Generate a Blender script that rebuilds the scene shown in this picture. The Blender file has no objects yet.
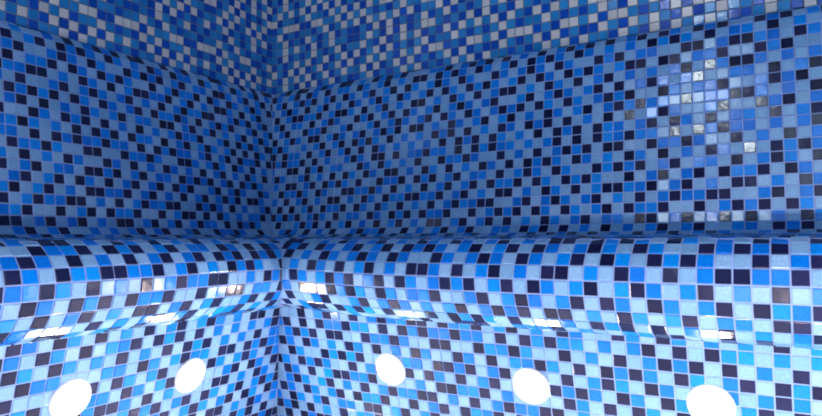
import bpy, math, random
from mathutils import Matrix, Vector

random.seed(11)
T = 0.022                 # one mosaic module in metres; everything below is laid out in modules
FLOOR = -20.7             # floor level, in modules, measured from the camera's height
LEN_R, LEN_L = 104.0, 108.0   # room size along the two tiled walls
CEIL = 82.0
PI = math.pi
scene = bpy.context.scene
COL = scene.collection


def W3(x, y, z):
    return Vector((x * T, y * T, (z - FLOOR) * T))


# ------------------------------------------------------------------ camera
FPX, ANG = 639.3, math.radians(59.03)
CAMX, CAMY = 57.44, -61.17
PITCH, ROLL = math.atan((238.6 - 208) / FPX), 0.006
_f0 = Vector((-math.cos(ANG), math.sin(ANG), 0)); _r0 = Vector((math.sin(ANG), math.cos(ANG), 0)); _u0 = Vector((0, 0, 1))
FW = _f0 * math.cos(PITCH) + _u0 * math.sin(PITCH)
_up = _u0 * math.cos(PITCH) - _f0 * math.sin(PITCH)
RT = _r0 * math.cos(ROLL) - _up * math.sin(ROLL)
UP = _up * math.cos(ROLL) + _r0 * math.sin(ROLL)
cam_data = bpy.data.cameras.new('camera'); cam = bpy.data.objects.new('camera', cam_data); COL.objects.link(cam)
cam_data.sensor_fit = 'HORIZONTAL'; cam_data.sensor_width = 36.0; cam_data.lens = FPX * 36.0 / 822.0
cam_data.clip_start = 0.01
m = Matrix((RT, UP, -FW)).transposed().to_4x4(); m.translation = W3(CAMX, CAMY, 0); cam.matrix_world = m
scene.camera = cam


def proj(p):
    d = Vector(p) - Vector((CAMX, CAMY, 0)); z = d.dot(FW)
    if z < 1: return None
    return 411 + FPX * d.dot(RT) / z, 208 - FPX * d.dot(UP) / z


# ------------------------------------------------------------------ world, lamp opposite, added fill lights, exposure
scene.view_settings.view_transform = 'Standard'; scene.view_settings.look = 'None'
scene.view_settings.gamma = 1.0; scene.view_settings.use_curve_mapping = False
scene.view_settings.exposure = 0.0
scene.cycles.filter_width = 1.9      # the photograph is soft
world = bpy.data.worlds.new('world'); scene.world = world; world.use_nodes = True
world.node_tree.nodes['Background'].inputs[0].default_value = (0.02, 0.08, 0.3, 1)
world.node_tree.nodes['Background'].inputs[1].default_value = 0.0


def area_lamp(name, loc, direction, size, power, color, spread=PI):
    d = bpy.data.lights.new(name, 'AREA'); d.shape = 'DISK'; d.size = size; d.energy = power; d.color = color; d.spread = spread
    o = bpy.data.objects.new(name, d); COL.objects.link(o)
    o.location = loc; o.rotation_euler = Vector(direction).to_track_quat('-Z', 'Y').to_euler()
    return o


# lamp high on the wall opposite (its image glints in the backrest tiles)
area_lamp('wall_light', W3(38, -LEN_L + 1.5, 67), (0.1, 1, -0.6), 0.15, 5.6, (0.78, 0.92, 1.0))
# unseen fill lights behind the camera, added to brighten nosing and riser
for s in (62, 84):
    area_lamp('bench_fill_light', W3(s, -LEN_L + 1, -12.0), (0, 1, -0.27), 0.075, 8.5, (1.0, 0.84, 0.84), 1.05)
area_lamp('bench_fill_light', W3(LEN_R - 1, -48, -12.0), (-1, 0, -0.27), 0.075, 7.0, (1.0, 0.83, 0.83), 1.05)  # one more added fill, brightens the two-lamp bench
FILL_GLOW = 2.2           # strength of an unseen glowing panel added behind the camera as fill


# ------------------------------------------------------------------ materials
def mat(name):
    mt = bpy.data.materials.new(name); mt.use_nodes = True
    nt = mt.node_tree
    return mt, nt, nt.nodes['Principled BSDF']


def tile_material(name, col, dark, light, rough, speck=0.5, scale=420.0):
    mt, nt, b = mat(name)
    N, L = nt.nodes, nt.links
    info = N.new('ShaderNodeObjectInfo'); att = N.new('ShaderNodeAttribute'); att.attribute_name = 'shade'
    add = N.new('ShaderNodeMath'); add.operation = 'ADD'; L.new(info.outputs['Random'], add.inputs[0]); L.new(att.outputs['Fac'], add.inputs[1])
    fr = N.new('ShaderNodeMath'); fr.operation = 'FRACT'; L.new(add.outputs[0], fr.inputs[0])
    ramp = N.new('ShaderNodeValToRGB')
    ramp.color_ramp.elements[0].color = (*dark, 1); ramp.color_ramp.elements[1].color = (*light, 1)
    e = ramp.color_ramp.elements.new(0.5); e.color = (*col, 1)
    L.new(fr.outputs[0], ramp.inputs[0])
    geo = N.new('ShaderNodeNewGeometry')
    noise = N.new('ShaderNodeTexNoise'); noise.inputs['Scale'].default_value = scale; noise.inputs['Detail'].default_value = 2.0
    L.new(geo.outputs['Position'], noise.inputs['Vector'])
    mr = N.new('ShaderNodeMapRange'); mr.inputs[1].default_value = 0.3; mr.inputs[2].default_value = 0.7
    mr.inputs[3].default_value = 1.0 - speck * 0.5; mr.inputs[4].default_value = 1.0 + speck * 0.5
    L.new(noise.outputs['Fac'], mr.inputs[0])
    mul = N.new('ShaderNodeVectorMath'); mul.operation = 'SCALE'
    L.new(ramp.outputs[0], mul.inputs[0]); L.new(mr.outputs[0], mul.inputs['Scale'])
    L.new(mul.outputs[0], b.inputs['Base Color'])
    b.inputs['Roughness'].default_value = rough
    b.inputs['IOR'].default_value = 1.5
    wav = N.new('ShaderNodeTexNoise'); wav.inputs['Scale'].default_value = 90.0
    L.new(geo.outputs['Position'], wav.inputs['Vector'])
    bump = N.new('ShaderNodeBump'); bump.inputs['Strength'].default_value = 0.12; bump.inputs['Distance'].default_value = 0.002
    L.new(wav.outputs['Fac'], bump.inputs['Height']); L.new(bump.outputs[0], b.inputs['Normal'])
    return mt


MAT = {
    'D': tile_material('navy_glass', (0.010, 0.013, 0.060), (0.006, 0.008, 0.040), (0.018, 0.020, 0.080), 0.15, 0.4),
    'B': tile_material('blue_glass', (0.001, 0.215, 0.76), (0.001, 0.17, 0.68), (0.003, 0.28, 0.84), 0.19, 0.45),
    'L': tile_material('pale_glass', (0.235, 0.46, 0.71), (0.20, 0.41, 0.65), (0.29, 0.51, 0.76), 0.20, 0.35),
    'W': tile_material('white_glass', (0.80, 0.75, 0.68), (0.72, 0.68, 0.62), (0.85, 0.80, 0.73), 0.18, 0.15),
    'U': tile_material('royal_glass', (0.003, 0.085, 0.50), (0.002, 0.07, 0.44), (0.005, 0.11, 0.58), 0.16, 0.25),
    'M': tile_material('azure_glass', (0.022, 0.27, 0.62), (0.016, 0.23, 0.56), (0.034, 0.32, 0.68), 0.16, 0.25),
}


def grout_material(name, col):
    mt, nt, b = mat(name)
    N, L = nt.nodes, nt.links
    geo = N.new('ShaderNodeNewGeometry')
    noise = N.new('ShaderNodeTexNoise'); noise.inputs['Scale'].default_value = 60.0; noise.inputs['Detail'].default_value = 4.0
    L.new(geo.outputs['Position'], noise.inputs['Vector'])
    ramp = N.new('ShaderNodeValToRGB')
    ramp.color_ramp.elements[0].color = (*[c * 0.85 for c in col], 1); ramp.color_ramp.elements[1].color = (*[min(1, c * 1.12) for c in col], 1)
    L.new(noise.outputs['Fac'], ramp.inputs[0]); L.new(ramp.outputs[0], b.inputs['Base Color'])
    b.inputs['Roughness'].default_value = 0.75
    return mt


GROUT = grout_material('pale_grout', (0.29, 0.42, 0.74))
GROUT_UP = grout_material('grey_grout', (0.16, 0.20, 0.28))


def mosaic_material(name, cols):
    mt, nt, b = mat(name)
    N, L = nt.nodes, nt.links
    geo = N.new('ShaderNodeNewGeometry')
    sn = N.new('ShaderNodeVectorMath'); sn.operation = 'SNAP'; sn.inputs[1].default_value = (T, T, T)
    off = N.new('ShaderNodeVectorMath'); off.operation = 'ADD'; off.inputs[1].default_value = (T * 0.37, T * 0.41, T * 0.43)
    L.new(geo.outputs['Position'], off.inputs[0]); L.new(off.outputs[0], sn.inputs[0])
    wn = N.new('ShaderNodeTexWhiteNoise'); wn.noise_dimensions = '3D'; L.new(sn.outputs[0], wn.inputs['Vector'])
    ramp = N.new('ShaderNodeValToRGB'); ramp.color_ramp.interpolation = 'CONSTANT'
    ramp.color_ramp.elements[0].color = (*cols[0], 1)
    ramp.color_ramp.elements[1].position = 0.34; ramp.color_ramp.elements[1].color = (*cols[1], 1)
    e = ramp.color_ramp.elements.new(0.68); e.color = (*cols[2], 1)
    L.new(wn.outputs['Value'], ramp.inputs[0]); L.new(ramp.outputs[0], b.inputs['Base Color'])
    b.inputs['Roughness'].default_value = 0.25
    return mt


MOSAIC = mosaic_material('far_mosaic', ((0.05, 0.07, 0.20), (0.03, 0.20, 0.62), (0.36, 0.48, 0.62)))
FLOORMAT = mosaic_material('floor_mosaic', ((0.50, 0.55, 0.60), (0.58, 0.62, 0.66), (0.66, 0.68, 0.70)))
PLAIN = mosaic_material('ceiling_mosaic', ((0.012, 0.02, 0.08), (0.01, 0.06, 0.28), (0.02, 0.10, 0.34)))

LENS, _nt, _b = mat('lamp_lens')
_b.inputs['Base Color'].default_value = (0.9, 0.88, 0.85, 1)
_lw = _nt.nodes.new('ShaderNodeTexNoise'); _lw.inputs['Scale'].default_value = 40.0
_lr = _nt.nodes.new('ShaderNodeValToRGB'); _lr.color_ramp.elements[0].color = (1.0, 0.80, 0.68, 1); _lr.color_ramp.elements[1].color = (1.0, 0.83, 0.71, 1)
_nt.links.new(_lw.outputs['Fac'], _lr.inputs[0]); _nt.links.new(_lr.outputs[0], _b.inputs['Emission Color'])
_b.inputs['Emission Strength'].default_value = 195.0
BEZEL, _nt, _b = mat('lamp_bezel')
_n = _nt.nodes.new('ShaderNodeTexNoise'); _n.inputs['Scale'].default_value = 200.0
_r = _nt.nodes.new('ShaderNodeValToRGB'); _r.color_ramp.elements[0].color = (0.82, 0.81, 0.79, 1); _r.color_ramp.elements[1].color = (0.9, 0.89, 0.87, 1)
_nt.links.new(_n.outputs['Fac'], _r.inputs[0]); _nt.links.new(_r.outputs[0], _b.inputs['Base Color'])
_b.inputs['Roughness'].default_value = 0.3


# ------------------------------------------------------------------ cross-sections: w (length along the section) -> (n outward from the wall line, z)
RW = 0.14; TH = math.atan(RW); WT = 15.5; RTOP = 2.45; RB = 2.0; WB = -0.2
NUP = -4.4


def prof_wall(w):
    c, sn = math.cos(TH), math.sin(TH)
    if w > WT:
        a = TH + (w - WT) / RTOP
        return -WT * sn - RTOP * (c - math.cos(a)), 2.71 + WT * c + RTOP * (math.sin(a) - sn)
    if w < WB:
        a = (WB - w) / RB - TH
        z0, n0 = 2.71 + WB * c, -WB * sn
        if a <= PI / 2:
            return n0 + RB * (c - math.cos(a)), z0 - RB * (math.sin(a) + sn)
        return n0 + RB * c + (WB - w) - RB * (PI / 2 + TH), z0 - RB * (1 + sn)
    return -w * sn, 2.71 + w * c


NF, AU, BU, RL, ZC = 18.31, 7.11, 3.954, 3.84, -3.011
WC = 1.034 * 3.72 + 0.108      # where the rolled edge runs out into the seat
_ts = [0.0]
for _i in range(400):
    _t = (_i + .5) / 400 * PI / 2
    _ts.append(_ts[-1] + math.hypot(AU * math.sin(_t), BU * math.cos(_t)) * PI / 800)


def prof_nose(w, d=0.0):
    if w >= 0:
        over = max(0.0, w - WC); w = min(w, WC)
        lo = 0; hi = 400
        while hi - lo > 1:
            q = (lo + hi) // 2
            if _ts[q] <= w: lo = q
            else: hi = q
        a = (lo + (w - _ts[lo]) / (_ts[hi] - _ts[lo])) / 400 * PI / 2
        return NF - AU * (1 - math.cos(a)) - over, ZC + d + (BU - d) * math.sin(a)
    a = -w / RL
    return NF - RL * (1 - math.cos(a)), ZC + d - RL * math.sin(a)


RHO = 0.28; CS = 1 / math.hypot(1, RHO)


def prof_riser(w):
    z = -9.09 + w * CS
    return 14.3 + RHO * (z + 9.65), z


def prof_up(w):
    return NUP, w


def lift(side, s):            # the hand-made nosing stands a little higher towards the corner
    return 0.44 * math.exp(-max(0.0, s - 18.3) / 4.66) if side == 'R' else 0.296


# ------------------------------------------------------------------ the mosaic: rows of D navy, B blue, L pale (walls above: W white, U royal, M azure)
PAT = {}


def pat(surf, side, table):
    PAT[(surf, side)] = {r: (c0, s) for r, c0, s in table}


pat('upper', 'R', [
    (4, -2, 'LBWBL'), (3, -2, 'BLWLBLWLW'), (2, -2, 'LWLWLWBWBWBWBL'), (1, -2, 'WBLLBLWLLBWLWBWBWLWW'),
    (0, -2, 'BLWWWBBWWLLWBWLWLBLBLWLL'), (-1, -2, 'LWBLBLLBLWBLWLWBWLWLWBWBLLWBWB'),
    (-2, -2, 'LLWBLBWLBLWBLBBLBWBWBLBLWBLWBLBLWLW'), (-3, -2, 'LLWLWLBWBLWLLBBLWLBWBWBLWWLBLBWBWBLBWLBL'),
    (-4, -2, 'LBWBLBLWLBLWBLLWLBWBLWLWBLBWBWLWLWBWLBWBWLWLW'),
    (-5, -2, 'BLBLWLWBLWBLWBWBLWBWBLBLWBLLWLBLBLWLBLLWLBLBLWLBWLW'),
    (-6, -2, 'WLBWBWBLWBLWBWBLWLWLBWLWBWWBLBWWLWBWWWBLBWWLWBWWLBLBWBW'),
    (-7, -2, 'LBWLWLWBLWBLWLLWBWBLWBWBLBLWBWBLBBWLBLWBWBLBBWLBWLWLBWBLWLLB'),
    (-8, -2, 'BLWLBWBWBLWBLBBLWBLBLWLWBLBLWLWBWLLBLBLWLWBWLLBWLBWBWLLWLBBLWLBW')])
pat('upper', 'L', [
    (4, 1, 'BWL'), (3, 1, 'WLBWBW'), (2, 1, 'BWLWLBWBL'), (1, 1, 'WLBLBWBWLBWW'), (0, 1, 'BWLWBLWLWLBBLLW'),
    (-1, 1, 'LBWBWLBWBWLLBWBWLW'), (-2, 1, 'BWLWLBLBWLBWLBLBWBWBL'), (-3, 1, 'BLBWLBLWBLLBLBWLBLWBLBBL'),
    (-4, 1, 'LBLLBLWBLWLLBLLBLWBLWLLBLLB'), (-5, 1, 'WLBBWWLLWBWWWBBWWLLWBWWWBBWWLLW'),
    (-6, 1, 'LBLWLLBWLWBLBLWLLBWLWBLBLWLLBWLWBL'), (-7, 1, 'WLWBWBWBWBLWLWBWBWBWBLWLWBWBWBWBLWLW'),
    (-8, 1, 'LBLWLWBWLLBLBLWLWBWLLBLBLWLWBWLLBLB')])
pat('wall', 'R', [
    (-3, 1, 'LLBDLBLLBLDLDLDLBLDLBLDBLDLBDLBLBLDLDBDLDLBLDLBDLBDBLLBLDLD'),
    (-2, 1, 'LBDBLDLBLDLLBDBBDLLDLBLBDLBDLLBBLDBDLDLBLDLBLBDLBDLLBBLDBDL'),
    (-1, 0, 'LDLLBDBDLDLBDLBLDLBDLBLDDLBDLBDLDLBLDBLBDLBBLDDLBDLBDLDLBLDB'),
    (0, 0, 'DBDBDLBDBLDLBBLDBLDBDLDBBDLLDLBDBDLDBLDBLBDLDBBDLLDLBDBDLDBL'),
    (1, 0, 'LDLDLBDLDBBDLDBLDBLDLBLDLBDBBDDLLBDLBDBLBDLBLDLBDBBDDLLBDLBD'),
    (2, 0, 'BLDLBDLBLDDLBLDBLDBBDDBBDLBDLBLDDLBLDBLDLBDDBBDLBDLBLDDLBLDB'),
    (3, 0, 'LDBBDBLDBLLDDBBDBLDLBLDLBDLBDLDBBDLDBLDBDBLLDLBDLBDLDBBDLDBL'),
    (4, 0, 'BLDDLBDLDBDBLDLLDBBDLDBDLBDLBBLDLBDBLDBLLDBDBDLBDLBBLDLBDBLD'),
    (5, 0, 'DBLLBDLBLDLDBLDBLDDLBLDBLDLBLDBLDLDBDBLDBLBLDBLDLBLDBLDLDBDB'),
    (6, -1, 'BLLDDLDBDLBBLLDBLDBLBLDLLDBBDBLLDLBLDLBDBDLDDLLDBBDBLLDLBLDLB'),
    (7, -1, 'DBDBBDLDLBLLBDBLDDLDLBBDBBLDLDBDBBLBLBDLDLDBBDBBLDLDBDBBLBLBD'),
    (8, -1, 'DLDBBLDLBDLBDLDLDBLBLBLBLDLDBDLDBLBLDLDBDLDBBLBDLDBLDLBBLDLBD'),
    (9, -1, 'BDBLLBLBDLBDLDBDBLDLBLBLDBDLDLBLDBLDBDLDLBLDLDLBDBLLBDLLDBDLB'),
    (10, -1, 'DLBDBLDDLBDBLBDLBDBDLDDLBLDBLBDLBDLBLDBLBDLBDBDBBLDLBBDDBLBLD'),
    (11, -1, 'LBDLLDBBDLLBDLLBDLBDBLBDLDBLDBLBDBDLDBLDBLBDBDLLDBLBBDLLBDBDL'),
    (12, -2, 'LBDLBBLDLBDBLLDBDLBDLDBLBDLBDBLBDLLBDLBDBLBDLDLBDBLBDLLBBLDLBD'),
    (13, -2, 'LDLBDDBBDLBDDBLDLBDLBLDDLBLDBLDLBDDLBLDBLDLBDLBLBLBDLDBDDBLBLB'),
    (14, -2, 'BLBDBLDLBDLBLDBLBDBLDBLBDLDBLDBDBLBDLDBLDBDBLBDDLDDLBBDLLDBDLL'),
    (15, -2, 'LBDLBDBDLBDLDBLBDLBDLDBLBDBLDBLLDBLBDBLDBLLDBDLBBLLDDLBDDBBLDB'),
    (16, -2, 'DBLBDLDBLDLBBLDBLBDLBLDDLDBDBLDBLBDLDBDBLDBLBLBLDBDBLDLBBLDLBL'),
    (17, -3, 'LLBDLDDLBDBLDDLBLDBDBDLLLBBDLBDBDLDLBLDLBDBDLDLBDLDBLDBDLLDBDLB'),
    (18, 20, 'LBLLBLDLDLDLBLBLLDLDBDLBDLDLBLBLLBLLDLDL')])
pat('wall', 'L', [
    (-3, 1, 'LLBDLLBDLBLDLLBDLLDBLDLBLBDBLDBLD'), (-2, 1, 'LLDLLBDBBDLLDBLLDBLDBLBLBLLDBLDBL'),
    (-1, 1, 'LLBDBDLDLBBDBLDBLDBLDDLBLDBLDBLDD'), (0, 0, 'DLDBBLBLBDLDLDDBLDLLDBBDLDBLDLLDBB'),
    (1, 0, 'LDBLLBLDLBDBDLLDDBBDBLDLBLDDBBDBLD'), (2, 0, 'LLBDDLDBDBLDBLDLBLDBLDBBDDLBLDBLDB'),
    (3, 0, 'LBDLLBDBLDBLLDBDLDBLDBLDLBDLDBLDBL'), (4, 0, 'LLBDBDLDBLDBDBDLBBLDBLDBDDLBBLDBLD'),
    (5, 0, 'LDLBDLBLDBLDLBLBDLBLDLBDLLBDLBLDLB'), (6, 0, 'LBLDLBDLBDBLBDDLLBDBBDLLDDLLBDBBDL'),
    (7, 0, 'DLDBBDLDBLDBLBBDBDLDLBBDBBDBDLDLBB'), (8, 0, 'LBDLDLDBLBDBLDBLDLBBDLDBDLDLBLBDBB'),
    (9, 0, 'DLBDBDLDBLLDBBDBLBLDLBLDLDBDLBDLLD'), (10, 0, 'BDBLDBLBLDBLDBLDDLBBLDBLBDLBLDLDBL'),
    (11, 0, 'BLDBLLDBDBLDLBDBBDLDBLBDLBDLDBDBDL'), (12, 0, 'DBLDBDBLLDDBBDBLDLBLDBLBDBLDBLLDL'),
    (13, -1, 'LLDBLDLBDDLBLDBLDBBDDBLDLBDLBLDDBBD'), (14, -1, 'DLBDBLBDLBDLDBBDBLDLLBDBDLBDLDBBLDL'),
    (15, -1, 'LDBLDBLBDDLBBLDBLDBDBDLLBDLBDBLLDB'), (16, -1, 'BLDBLBDLBLBDLBBDLBDLBLBDLBDBDLDBLD'),
    (17, -1, 'DLDLDLLBDDLLLDBLDLLDDLDBDBLDLBLLBL')])
pat('nose', 'R', [
    (3, 1, 'DLLBLDBLBDLBLDBLDBLBDLBLDDLDBDBLDBLBLDBLD'), (2, 0, 'DBDLDBLBDLBDLDBDBLBDLBDLDBLBDBLDBLLDBDBDLB'),
    (1, 0, 'LDLBLDBLBDBLDBLLDBLBDBLDBLBDLDBLDBDBLLDLBD'), (0, 1, 'LBLDBLDLBDLBLDDBLDLBDLBLDDLBLDBLDLBDDBBDL'),
    (-1, 1, 'LDBLBDBDLBDLDBLBDBDLBDLDBLBDLBDBLBDLBLDLB'), (-2, 1, 'BLDDLDBDBLDBLBBDLLBDLBDBLBDLDBLDBLBDLDBBD'),
    (-3, 0, 'LDLLBDLLBDLBDBLBLBDLBDBDLDDLBLDBLBDLBBLDDL'), (-4, 0, 'DLBDDLDBDBLDLLLDLDBDBLDLLLBLDBDLDLBLDLBLBD')])
pat('nose', 'L', [
    (3, 0, 'LBLLDLBLDLBLDLBDLBLDDLBD'), (2, 0, 'BDLDLBDLBBLDBLDBDLDBBDLL'), (1, 0, 'BDBDLDBDLDBLDBLDLBLDLBDB'),
    (0, 0, 'DLLBDBDLBLDBLDBBDDBBDLBDL'), (-1, 1, 'BDLBLLDDBBDBLDLBLDLBDBBD'), (-2, 1, 'LBBLDDBLDLLDBBDLDBDLBDLB'),
    (-3, 0, 'BDLDBLLDBLDBLDDLBLDBLDLB'), (-4, 0, 'DLBLDBBLLDBLDBLBLDLLLBBD')])
pat('riser', 'R', [
    (3, 1, 'DLLDLBDBLDLBDBBDDLDBBDLBDLBLDBLLDBLDBLBLBLDLB'), (2, 1, 'BDLDLDBBDBBLDLDBDBBDBBLDLDBDBBLBLBDLDLDBBLBLB'),
    (1, 1, 'LBDBDLDDLLDBBDBLLDDLLDBBDBLLDLBLDLBDBDLDLBLDL'), (0, 1, 'DBLDBLBLDBLDLBLDBLLDBLDLBBDBLDLDBDBLDBLBDLDBD'),
    (-1, 0, 'BLDBLLDBDBDLLLLBBLDDBDLBDLLLLDLBDBLDBLBLBLBDBL'), (-2, 0, 'DBLDBDBLLDLBDLLDLDBLDLBDLLBLDBDBLDBLDBLLLBDLDB'),
    (-3, 0, 'LDBLDLBDDBBDLLLLBLDDBBDLBLLLLDBLDLDBLD'), (-4, 0, 'LBDBLBDLBLDLBDBBDDLBLDLBDBBDDL'),
    (-5, -1, 'LDBLDBLBDLDBBDLLDLBDLDBBD'), (-6, -1, 'BLDBLBDLBBLDDLBDLBD'), (-7, -1, 'DBDLDLBLDLB'), (-8, -1, 'LDLDBD')])
pat('riser', 'L', [
    (3, 1, 'DLDDLBLBDBLDBLDLBLDLBDLBDL'), (2, 1, 'DBLBLBLBLDLDBDLDBBLDLBDLBD'), (1, 1, 'BLDLBLBLDBDLDLBLDLBLBDLBD'),
    (0, 1, 'BDBDLDDLBBDBLBDLBBLLLBBDL'), (-1, 0, 'BDLBDBLBDLBLLDBLBDLDLBLLLD'), (-2, 0, 'DLBDLDBLLBLLDBLBDLBBDLLDB'),
    (-3, 0, 'LBDLBLDDLLLLBLDLBDDB'), (-4, 0, 'BDBLDBLBDLDBLDBDBL'), (-5, -1, 'BDLBDLDBLBDBLDB'), (-6, -1, 'BLBDLBLDDLD'),
    (-7, -1, 'LDLDBDL'), (-8, -1, 'DBD')])
_rand = {}


def colour(surf, side, r, c):
    row = PAT.get((surf, side), {}).get(r)
    if row:
        c0, s = row
        if 0 <= c - c0 < len(s):
            k = s[c - c0]
        elif len(s) >= 22 and c > c0:
            k = s[len(s) - 22 + (c - c0 - len(s)) % 22]     # the sheets repeat
        else:
            row = None
    if not row:
        key = (surf, side, r, c)
        if key not in _rand:
            _rand[key] = random.choice('LLLBBDDD' if surf != 'upper' else 'LLLLBBBWW')
        k = _rand[key]
    if surf == 'upper':
        k = {'L': 'M', 'B': 'U', 'W': 'W'}[k]
    return k


SURF = {
    'upper': dict(rows=lambda r: (28.77 + 1.02 * (r - .5), 28.77 + 1.02 * (r + .5)), rng=range(-9, 50), R=lambda c: -1.87 + 1.001 * c, L=lambda c: -4.4 + 1.001 * (c - .5), pr=1.001, pl=1.001),
    'wall': dict(rows=lambda r: (r - .5, r + .5), rng=range(-3, 19), R=lambda c: (c + .1) * 1.004, L=lambda c: (c - .25) * .995, pr=1.004, pl=.995),
    'nose': dict(rows=lambda r: (1.034 * r + .108, 1.034 * (r + 1) + .108), rng=range(-6, 4), R=lambda c: 17.63 + c, L=lambda c: 18.04 + c, pr=1.0, pl=1.0),
    'riser': dict(rows=lambda r: ((r - 1) * .975 - .08, r * .975 - .08), rng=range(-11, 4), R=lambda c: 13.81 + .993 * c, L=lambda c: 14.45 + .993 * c, pr=.993, pl=.993),
}


def section(surf, side, w, s):
    if surf == 'upper': return prof_up(w)
    if surf == 'wall': return prof_wall(w)
    if surf == 'riser': return prof_riser(w)
    return prof_nose(w, lift(side, s))


def P(side, s, n, z):
    return Vector((s, -n, z)) if side == 'R' else Vector((n, -s, z))


# ------------------------------------------------------------------ object helpers
def new_mesh(name, verts, faces, mats, smooth=False, mids=None):
    me = bpy.data.meshes.new(name)
    me.from_pydata([tuple(v) for v in verts], [], faces)
    for mt in mats: me.materials.append(mt)
    if mids: me.polygons.foreach_set('material_index', mids)
    if smooth: me.polygons.foreach_set('use_smooth', [True] * len(me.polygons))
    me.update()
    return me


def link(name, data, parent=None, **props):
    o = bpy.data.objects.new(name, data); COL.objects.link(o)
    if parent is not None: o.parent = parent
    for k, v in props.items(): o[k] = v
    return o


def tile_shape(cx):
    """chamfered tile from four local corners (counter-clockwise seen from the front), top face at +0.06"""
    ch, top, mid, low = 0.035, 0.06, 0.035, -0.16
    ctr = Vector((sum(p[0] for p in cx) / 4, sum(p[1] for p in cx) / 4))
    v = []
    for p in cx: v.append((p[0], p[1], low))
    for p in cx: v.append((p[0], p[1], mid))
    n = len(cx)
    for i, p in enumerate(cx):
        q = Vector(p); d = ctr - q
        dx = ch if d.x > 0 else -ch; dy = ch if d.y > 0 else -ch
        if abs(d.x) < 2 * ch: dx = d.x * 0.4
        v.append((q.x + dx, q.y + dy, top))
    f = []
    for i in range(4):
        j = (i + 1) % 4
        f.append((i, j, 4 + j, 4 + i)); f.append((4 + i, 4 + j, 8 + j, 8 + i))
    f.append((8, 9, 10, 11))
    return [Vector(q) * T for q in v], f


SHARED = {}
LAMPS_R = [26.95, 39.75, 52.3]
LAMPS_L = [24.6, 34.9]
LAMP_UP = {('R', 0): 0.06, ('R', 1): 0.06, ('R', 2): 0.2, ('L', 0): 0.15, ('L', 1): 0.42}
LAMP_W = -2.35


def tiles_for(surf, side, s_end, parent, body_name):
    S = SURF[surf]; pitch = S['pr'] if side == 'R' else S['pl']; centre = S[side]
    found = []
    for r in S['rng']:
        w0, w1 = S['rows'](r)
        if surf == 'upper' and w1 > CEIL: continue
        g = 0.056
        w0 += g; w1 -= g
        c = -6
        while True:
            c += 1
            sc = centre(c)
            if sc > s_end: break
            n0, z0 = section(surf, side, w0, sc); n1, z1 = section(surf, side, w1, sc)
            s0, s1 = sc - pitch / 2 + g, sc + pitch / 2 - g
            lo0, lo1 = max(s0, n0 + 0.05), max(s0, n1 + 0.05)
            if s1 - max(lo0, lo1) < 0.10: continue
            if surf == 'riser':
                if z0 < FLOOR + .05: continue
                if any((sc - a) ** 2 + ((w0 + w1) / 2 - LAMP_W) ** 2 < 1.0 for a in (LAMPS_R if side == 'R' else LAMPS_L)): continue
            found.append((r, c, sc, (n0, z0), (n1, z1), lo0, lo1, s0, s1))
    rec = []
    for r, c, sc, a, b, lo0, lo1, s0, s1 in found:
        p0, p1 = P(side, sc, *a), P(side, sc, *b)
        Y = (p1 - p0); h = Y.length; Y.normalize()
        X = Vector((1, 0, 0)) if side == 'R' else Vector((0, 1, 0))
        Z = X.cross(Y)
        o = (p0 + p1) / 2
        if side == 'R':
            cx = [(lo0 - sc, -h / 2), (s1 - sc, -h / 2), (s1 - sc, h / 2), (lo1 - sc, h / 2)]
        else:
            cx = [(sc - s1, -h / 2), (sc - lo0, -h / 2), (sc - lo1, h / 2), (sc - s1, h / 2)]
        # picture size of the tile, to choose the ones that show largest
        pts = [proj(o + X * x + Y * y) for x, y in cx]
        area = 0.0
        if all(pts) and Z.dot(Vector((CAMX, CAMY, 0)) - o) > 0.06 * (Vector((CAMX, CAMY, 0)) - o).length:
            ctr = (sum(p[0] for p in pts) / 4, sum(p[1] for p in pts) / 4)
            if -2 < ctr[0] < 824 and -2 < ctr[1] < 418:
                area = abs(sum(pts[i][0] * pts[(i + 1) % 4][1] - pts[(i + 1) % 4][0] * pts[i][1] for i in range(4))) / 2
                if surf == 'upper' and r < -8: area *= 0.05
                if surf == 'wall' and r > 18: area = 0
                if surf == 'riser' and r > 3: area = 0
        rec.append((area, r, c, o, X, Y, Z, cx))
    rec.sort(key=lambda q: -q[0])
    single = [q for q in rec[:300] if q[0] > 12]
    rest = rec[len(single):]
    for area, r, c, o, X, Y, Z, cx in single:
        k = colour(surf, side, r, c)
        key = (k,) + tuple(round(v, 2) for p in cx for v in p)
        if key not in SHARED:
            v, f = tile_shape(cx)
            SHARED[key] = new_mesh('tile', v, f, [MAT[k]])
        ob = link('tile', SHARED[key], parent)
        jx, jy = random.gauss(0, 0.022), random.gauss(0, 0.022)
        mw = Matrix((X, Y, Z)).transposed().to_4x4() @ Matrix.Rotation(jx, 4, 'X') @ Matrix.Rotation(jy, 4, 'Y')
        mw.translation = W3(*o) + Z * T * random.uniform(-0.01, 0.02)
        ob.matrix_world = mw
    names = sorted(set(colour(surf, side, q[1], q[2]) for q in rest))
    V, F, MI, SH = [], [], [], []
    for area, r, c, o, X, Y, Z, cx in rest:
        v, f = tile_shape(cx); b0 = len(V)
        R3 = (Matrix((X, Y, Z)).transposed() @ Matrix.Rotation(random.gauss(0, 0.022), 3, 'X') @ Matrix.Rotation(random.gauss(0, 0.022), 3, 'Y'))
        w = W3(*o)
        V.extend(R3 @ q + w for q in v); F.extend(tuple(b0 + i for i in q) for q in f)
        MI.extend([names.index(colour(surf, side, r, c))] * len(f)); SH.extend([random.random()] * len(f))
    if V:
        inv_p = parent.matrix_world.inverted()
        me = new_mesh('tile_field', [inv_p @ q for q in V], F, [MAT[k] for k in names], mids=MI)
        at = me.attributes.new('shade', 'FLOAT', 'FACE'); at.data.foreach_set('value', SH)
        link('tile_field', me, parent, kind='stuff')


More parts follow.
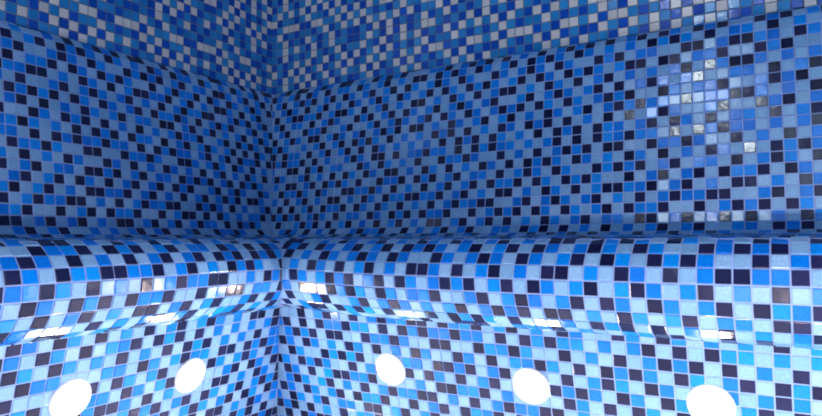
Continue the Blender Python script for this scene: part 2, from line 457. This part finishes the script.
def loft(outline, side, s_end, steps=1, by_s=None):
    """solid along the wall: closed outline of (n, z), mitred at the corner; by_s(s) gives another outline at s"""
    rings = []
    n = len(outline)
    ss = [None] + [s_end * (i + 1) / steps for i in range(steps)] if not by_s else [None] + by_s[1] + [s_end]
    for s in ss:
        ol = by_s[0](19.0 if s is None else s) if by_s else outline
        rings.append([P(side, a if s is None else s, a, z) for a, z in ol])
    V = [W3(*p) for ring in rings for p in ring]
    F = []
    for i in range(len(rings) - 1):
        for j in range(n):
            k = (j + 1) % n
            q = (i * n + j, i * n + k, (i + 1) * n + k, (i + 1) * n + j)
            F.append(q if side == 'L' else q[::-1])
    F.append(tuple(range(n)) if side == 'R' else tuple(reversed(range(n))))
    e = (len(rings) - 1) * n
    F.append(tuple(e + j for j in (reversed(range(n)) if side == 'R' else range(n))))
    return V, F


def shrink(pts, d):
    out = []
    for i, (a, z) in enumerate(pts):
        p, q = pts[max(0, i - 1)], pts[min(len(pts) - 1, i + 1)]
        tx, tz = q[0] - p[0], q[1] - p[1]; l = math.hypot(tx, tz) or 1
        out.append((a - d * tz / l, z + d * tx / l))       # rows run upwards; outward is (tz, -tx)
    return out


# ------------------------------------------------------------------ large structure
def slab(name, lo, hi, mt, **props):
    a, b = W3(*lo), W3(*hi)
    v = [(x, y, z) for x in (a.x, b.x) for y in (a.y, b.y) for z in (a.z, b.z)]
    f = [(0, 1, 3, 2), (4, 6, 7, 5), (0, 4, 5, 1), (2, 3, 7, 6), (0, 2, 6, 4), (1, 5, 7, 3)]
    return link(name, new_mesh(name, v, f, [mt]), None, **props)


slab('floor', (-10, -LEN_L - 6, FLOOR - 5), (LEN_R + 6, 10, FLOOR), FLOORMAT, kind='structure', label='mosaic floor of the steam room below the tiled benches', category='floor')
slab('ceiling', (-10, -LEN_L - 6, CEIL), (LEN_R + 6, 10, CEIL + 5), PLAIN, kind='structure', label='dark blue mosaic ceiling over the tiled walls', category='ceiling')
slab('wall_back', (-10, -LEN_L - 6, FLOOR), (LEN_R + 6, -LEN_L, CEIL), MOSAIC, kind='structure', label='blue mosaic wall facing the bench with three lamps', category='wall')
FILL_PANEL_MAT, _nt, _b = mat('fill_panel_glow')
_n = _nt.nodes.new('ShaderNodeTexNoise'); _n.inputs['Scale'].default_value = 2.0
_r = _nt.nodes.new('ShaderNodeValToRGB'); _r.color_ramp.elements[0].color = (0.62, 0.86, 1.0, 1); _r.color_ramp.elements[1].color = (0.66, 0.89, 1.0, 1)
_nt.links.new(_n.outputs['Fac'], _r.inputs[0]); _nt.links.new(_r.outputs[0], _b.inputs['Emission Color'])
_b.inputs['Emission Strength'].default_value = FILL_GLOW; _b.inputs['Roughness'].default_value = 0.4
slab('fill_panel_1', (62, -LEN_L, FLOOR + 0.5), (102, -LEN_L + 0.6, FLOOR + 88), FILL_PANEL_MAT, kind='structure', label='unseen glowing fill panel added on the wall opposite the three-lamp bench', category='fill panel')  # glowing panel added out of view to light the right-hand side
slab('wall_side', (LEN_R, -LEN_L, FLOOR), (LEN_R + 6, 10, CEIL), MOSAIC, kind='structure', label='blue mosaic wall facing the bench with two lamps', category='wall')

for side, s_end, nm, lab in (('R', LEN_R, 'wall_right', 'white and blue mosaic wall rising above the bench with three lamps'),
                             ('L', LEN_L, 'wall_left', 'white and blue mosaic wall rising above the bench with two lamps')):
    ol = [(NUP - 0.02, FLOOR), (NUP - 0.02, CEIL), (NUP - 5, CEIL), (NUP - 5, FLOOR)]
    V, F = loft(ol, side, s_end)
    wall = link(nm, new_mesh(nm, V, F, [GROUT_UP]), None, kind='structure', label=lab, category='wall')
    tiles_for('upper', side, s_end - .6, wall, nm)

# ------------------------------------------------------------------ the two tiled benches
for side, s_end, lab in (('R', LEN_R, 'built-in mosaic-tiled bench with rounded edges and three round lamps in its front'),
                         ('L', LEN_L, 'built-in mosaic-tiled bench with rounded edges and two round lamps in its front')):
    bench = link('tiled_bench', None, None, label=lab, category='bench', group='mosaic benches meeting in the corner')
    bench.empty_display_size = 0.1
    bench.location = W3(*P(side, 20, 12, FLOOR))
    bpy.context.view_layer.update()
    inv = bench.matrix_world.inverted()

    def part(name, V, F):
        return link(name, new_mesh(name, [inv @ q for q in V], F, [GROUT]), bench)

    # backrest: cove, reclined face, rolled top
    ws = [SURF['wall']['rows'](r)[0] for r in range(-4, 20)]
    pts = [q for q in (prof_wall(w) for w in ws) if q[0] > NUP + .28]
    face = shrink(pts, 0.015)
    ol = face + [(NUP + 0.22, face[-1][1]), (NUP + 0.22, -2.0), (face[0][0], -2.0)]
    back = part('backrest', *loft(ol, side, s_end))
    # seat between cove and nosing
    n_in, z_in = pts[0]
    n_out, z_out = prof_nose(WC + .7, lift(side, 60))
    ol = [(n_out, z_out - .06), (n_in, z_in - .06), (n_in, -2.0), (n_out, -2.0)]
    seat = part('seat', *loft(ol, side, s_end))
    # rolled front edge

    def nose_ol(s, side=side):
        w = [SURF['nose']['rows'](r)[0] for r in range(-5, 4)] + [WC, WC + .7]
        p = shrink([prof_nose(a, lift(side, s)) for a in w], 0.015)
        return p + [(p[-1][0], -2.2), (NF - 3.2, -4.0)]
    edge = part('front_edge', *loft(nose_ol(19), side, s_end, by_s=(nose_ol, [19.5 + 1.5 * i for i in range(14)])))
    # leaning front
    top = prof_riser(SURF['riser']['rows'](3)[1] + .5); bot_z = FLOOR
    ol = [(14.3 + RHO * (bot_z + 9.65) - .015, bot_z), (top[0] - .015, top[1]), (top[0] - 3, top[1]), (top[0] - 3, -2.1), (1, -2.1), (1, bot_z)]
    riser = part('riser', *loft(ol, side, s_end))
    bpy.context.view_layer.update()
    for surf, par in (('wall', back), ('nose', edge), ('riser', riser)):
        tiles_for(surf, side, s_end - .6, par, surf)
    # seat tiles (hardly seen from bench height)
    V, F, MI, SH = [], [], [], []
    k = 0; n = n_in + .5
    while n < n_out - .2:
        s = n + .6
        while s < s_end - .6:
            z = z_in + (z_out - z_in) * (n - n_in) / (n_out - n_in)
            v, f = tile_shape([(-.45, -.45), (.45, -.45), (.45, .45), (-.45, .45)]); b0 = len(V)
            o = W3(*P(side, s, n, z)); V.extend(q + o for q in v); F.extend(tuple(b0 + i for i in q) for q in f)
            MI.extend([random.randrange(3)] * len(f)); SH.extend([random.random()] * len(f)); s += 1.0
        n += 1.0
    inv_p = seat.matrix_world.inverted()
    me = new_mesh('tile_field', [inv_p @ q for q in V], F, [MAT['D'], MAT['B'], MAT['L']], mids=MI)
    at = me.attributes.new('shade', 'FLOAT', 'FACE'); at.data.foreach_set('value', SH)
    link('tile_field', me, seat, kind='stuff')


# ------------------------------------------------------------------ lamps in the bench fronts
def lathe(profile, seg=40):
    V, F = [], []
    for r, z in profile:
        for i in range(seg):
            a = 2 * PI * i / seg
            V.append(Vector((r * math.cos(a), r * math.sin(a), z)) * T)
    for j in range(len(profile) - 1):
        for i in range(seg):
            k = (i + 1) % seg
            F.append((j * seg + i, j * seg + k, (j + 1) * seg + k, (j + 1) * seg + i))
    return V, F


bv, bf = lathe([(1.30, 0.02), (1.50, 0.02), (1.50, 0.14), (1.44, 0.22), (1.32, 0.24), (1.26, 0.16), (1.26, 0.02)])
BEZ_ME = new_mesh('bezel', bv, bf, [BEZEL], True)
lv, lf = lathe([(1.27, 0.08), (1.27, 0.18), (1.10, 0.27), (0.8, 0.35), (0.45, 0.40), (0.02, 0.42)])
lf.append(tuple(range(5 * 40, 6 * 40)))
LENS_ME = new_mesh('lens', lv, lf, [LENS], True)
LAB = {('R', 0): 'glowing round lamp in the three-lamp bench front, nearest the room corner', ('R', 1): 'glowing round lamp in the middle of the three-lamp bench front',
       ('R', 2): 'glowing round lamp in the three-lamp bench front, farthest from the room corner',
       ('L', 0): 'glowing round lamp in the two-lamp bench front, nearer the room corner', ('L', 1): 'glowing round lamp in the two-lamp bench front, farther from the room corner'}
for side, ss in (('R', LAMPS_R), ('L', LAMPS_L)):
    for i, s in enumerate(ss):
        lw = LAMP_W + LAMP_UP[(side, i)]
        n0, z0 = prof_riser(lw - .5); n1, z1 = prof_riser(lw + .5)
        p0, p1 = P(side, s, n0, z0), P(side, s, n1, z1)
        Y = (p1 - p0).normalized(); X = Vector((1, 0, 0)) if side == 'R' else Vector((0, 1, 0)); Z = X.cross(Y)
        root = link('recessed_lamp', None, None, label=LAB[(side, i)], category='lamp', group='round lamps in the bench fronts')
        root.empty_display_size = 0.03
        mw = Matrix((X, Y, Z)).transposed().to_4x4(); mw.translation = W3(*((p0 + p1) / 2)) + Z * T * 0.05
        root.matrix_world = mw
        link('bezel', BEZ_ME, root); link('lens', LENS_ME, root)
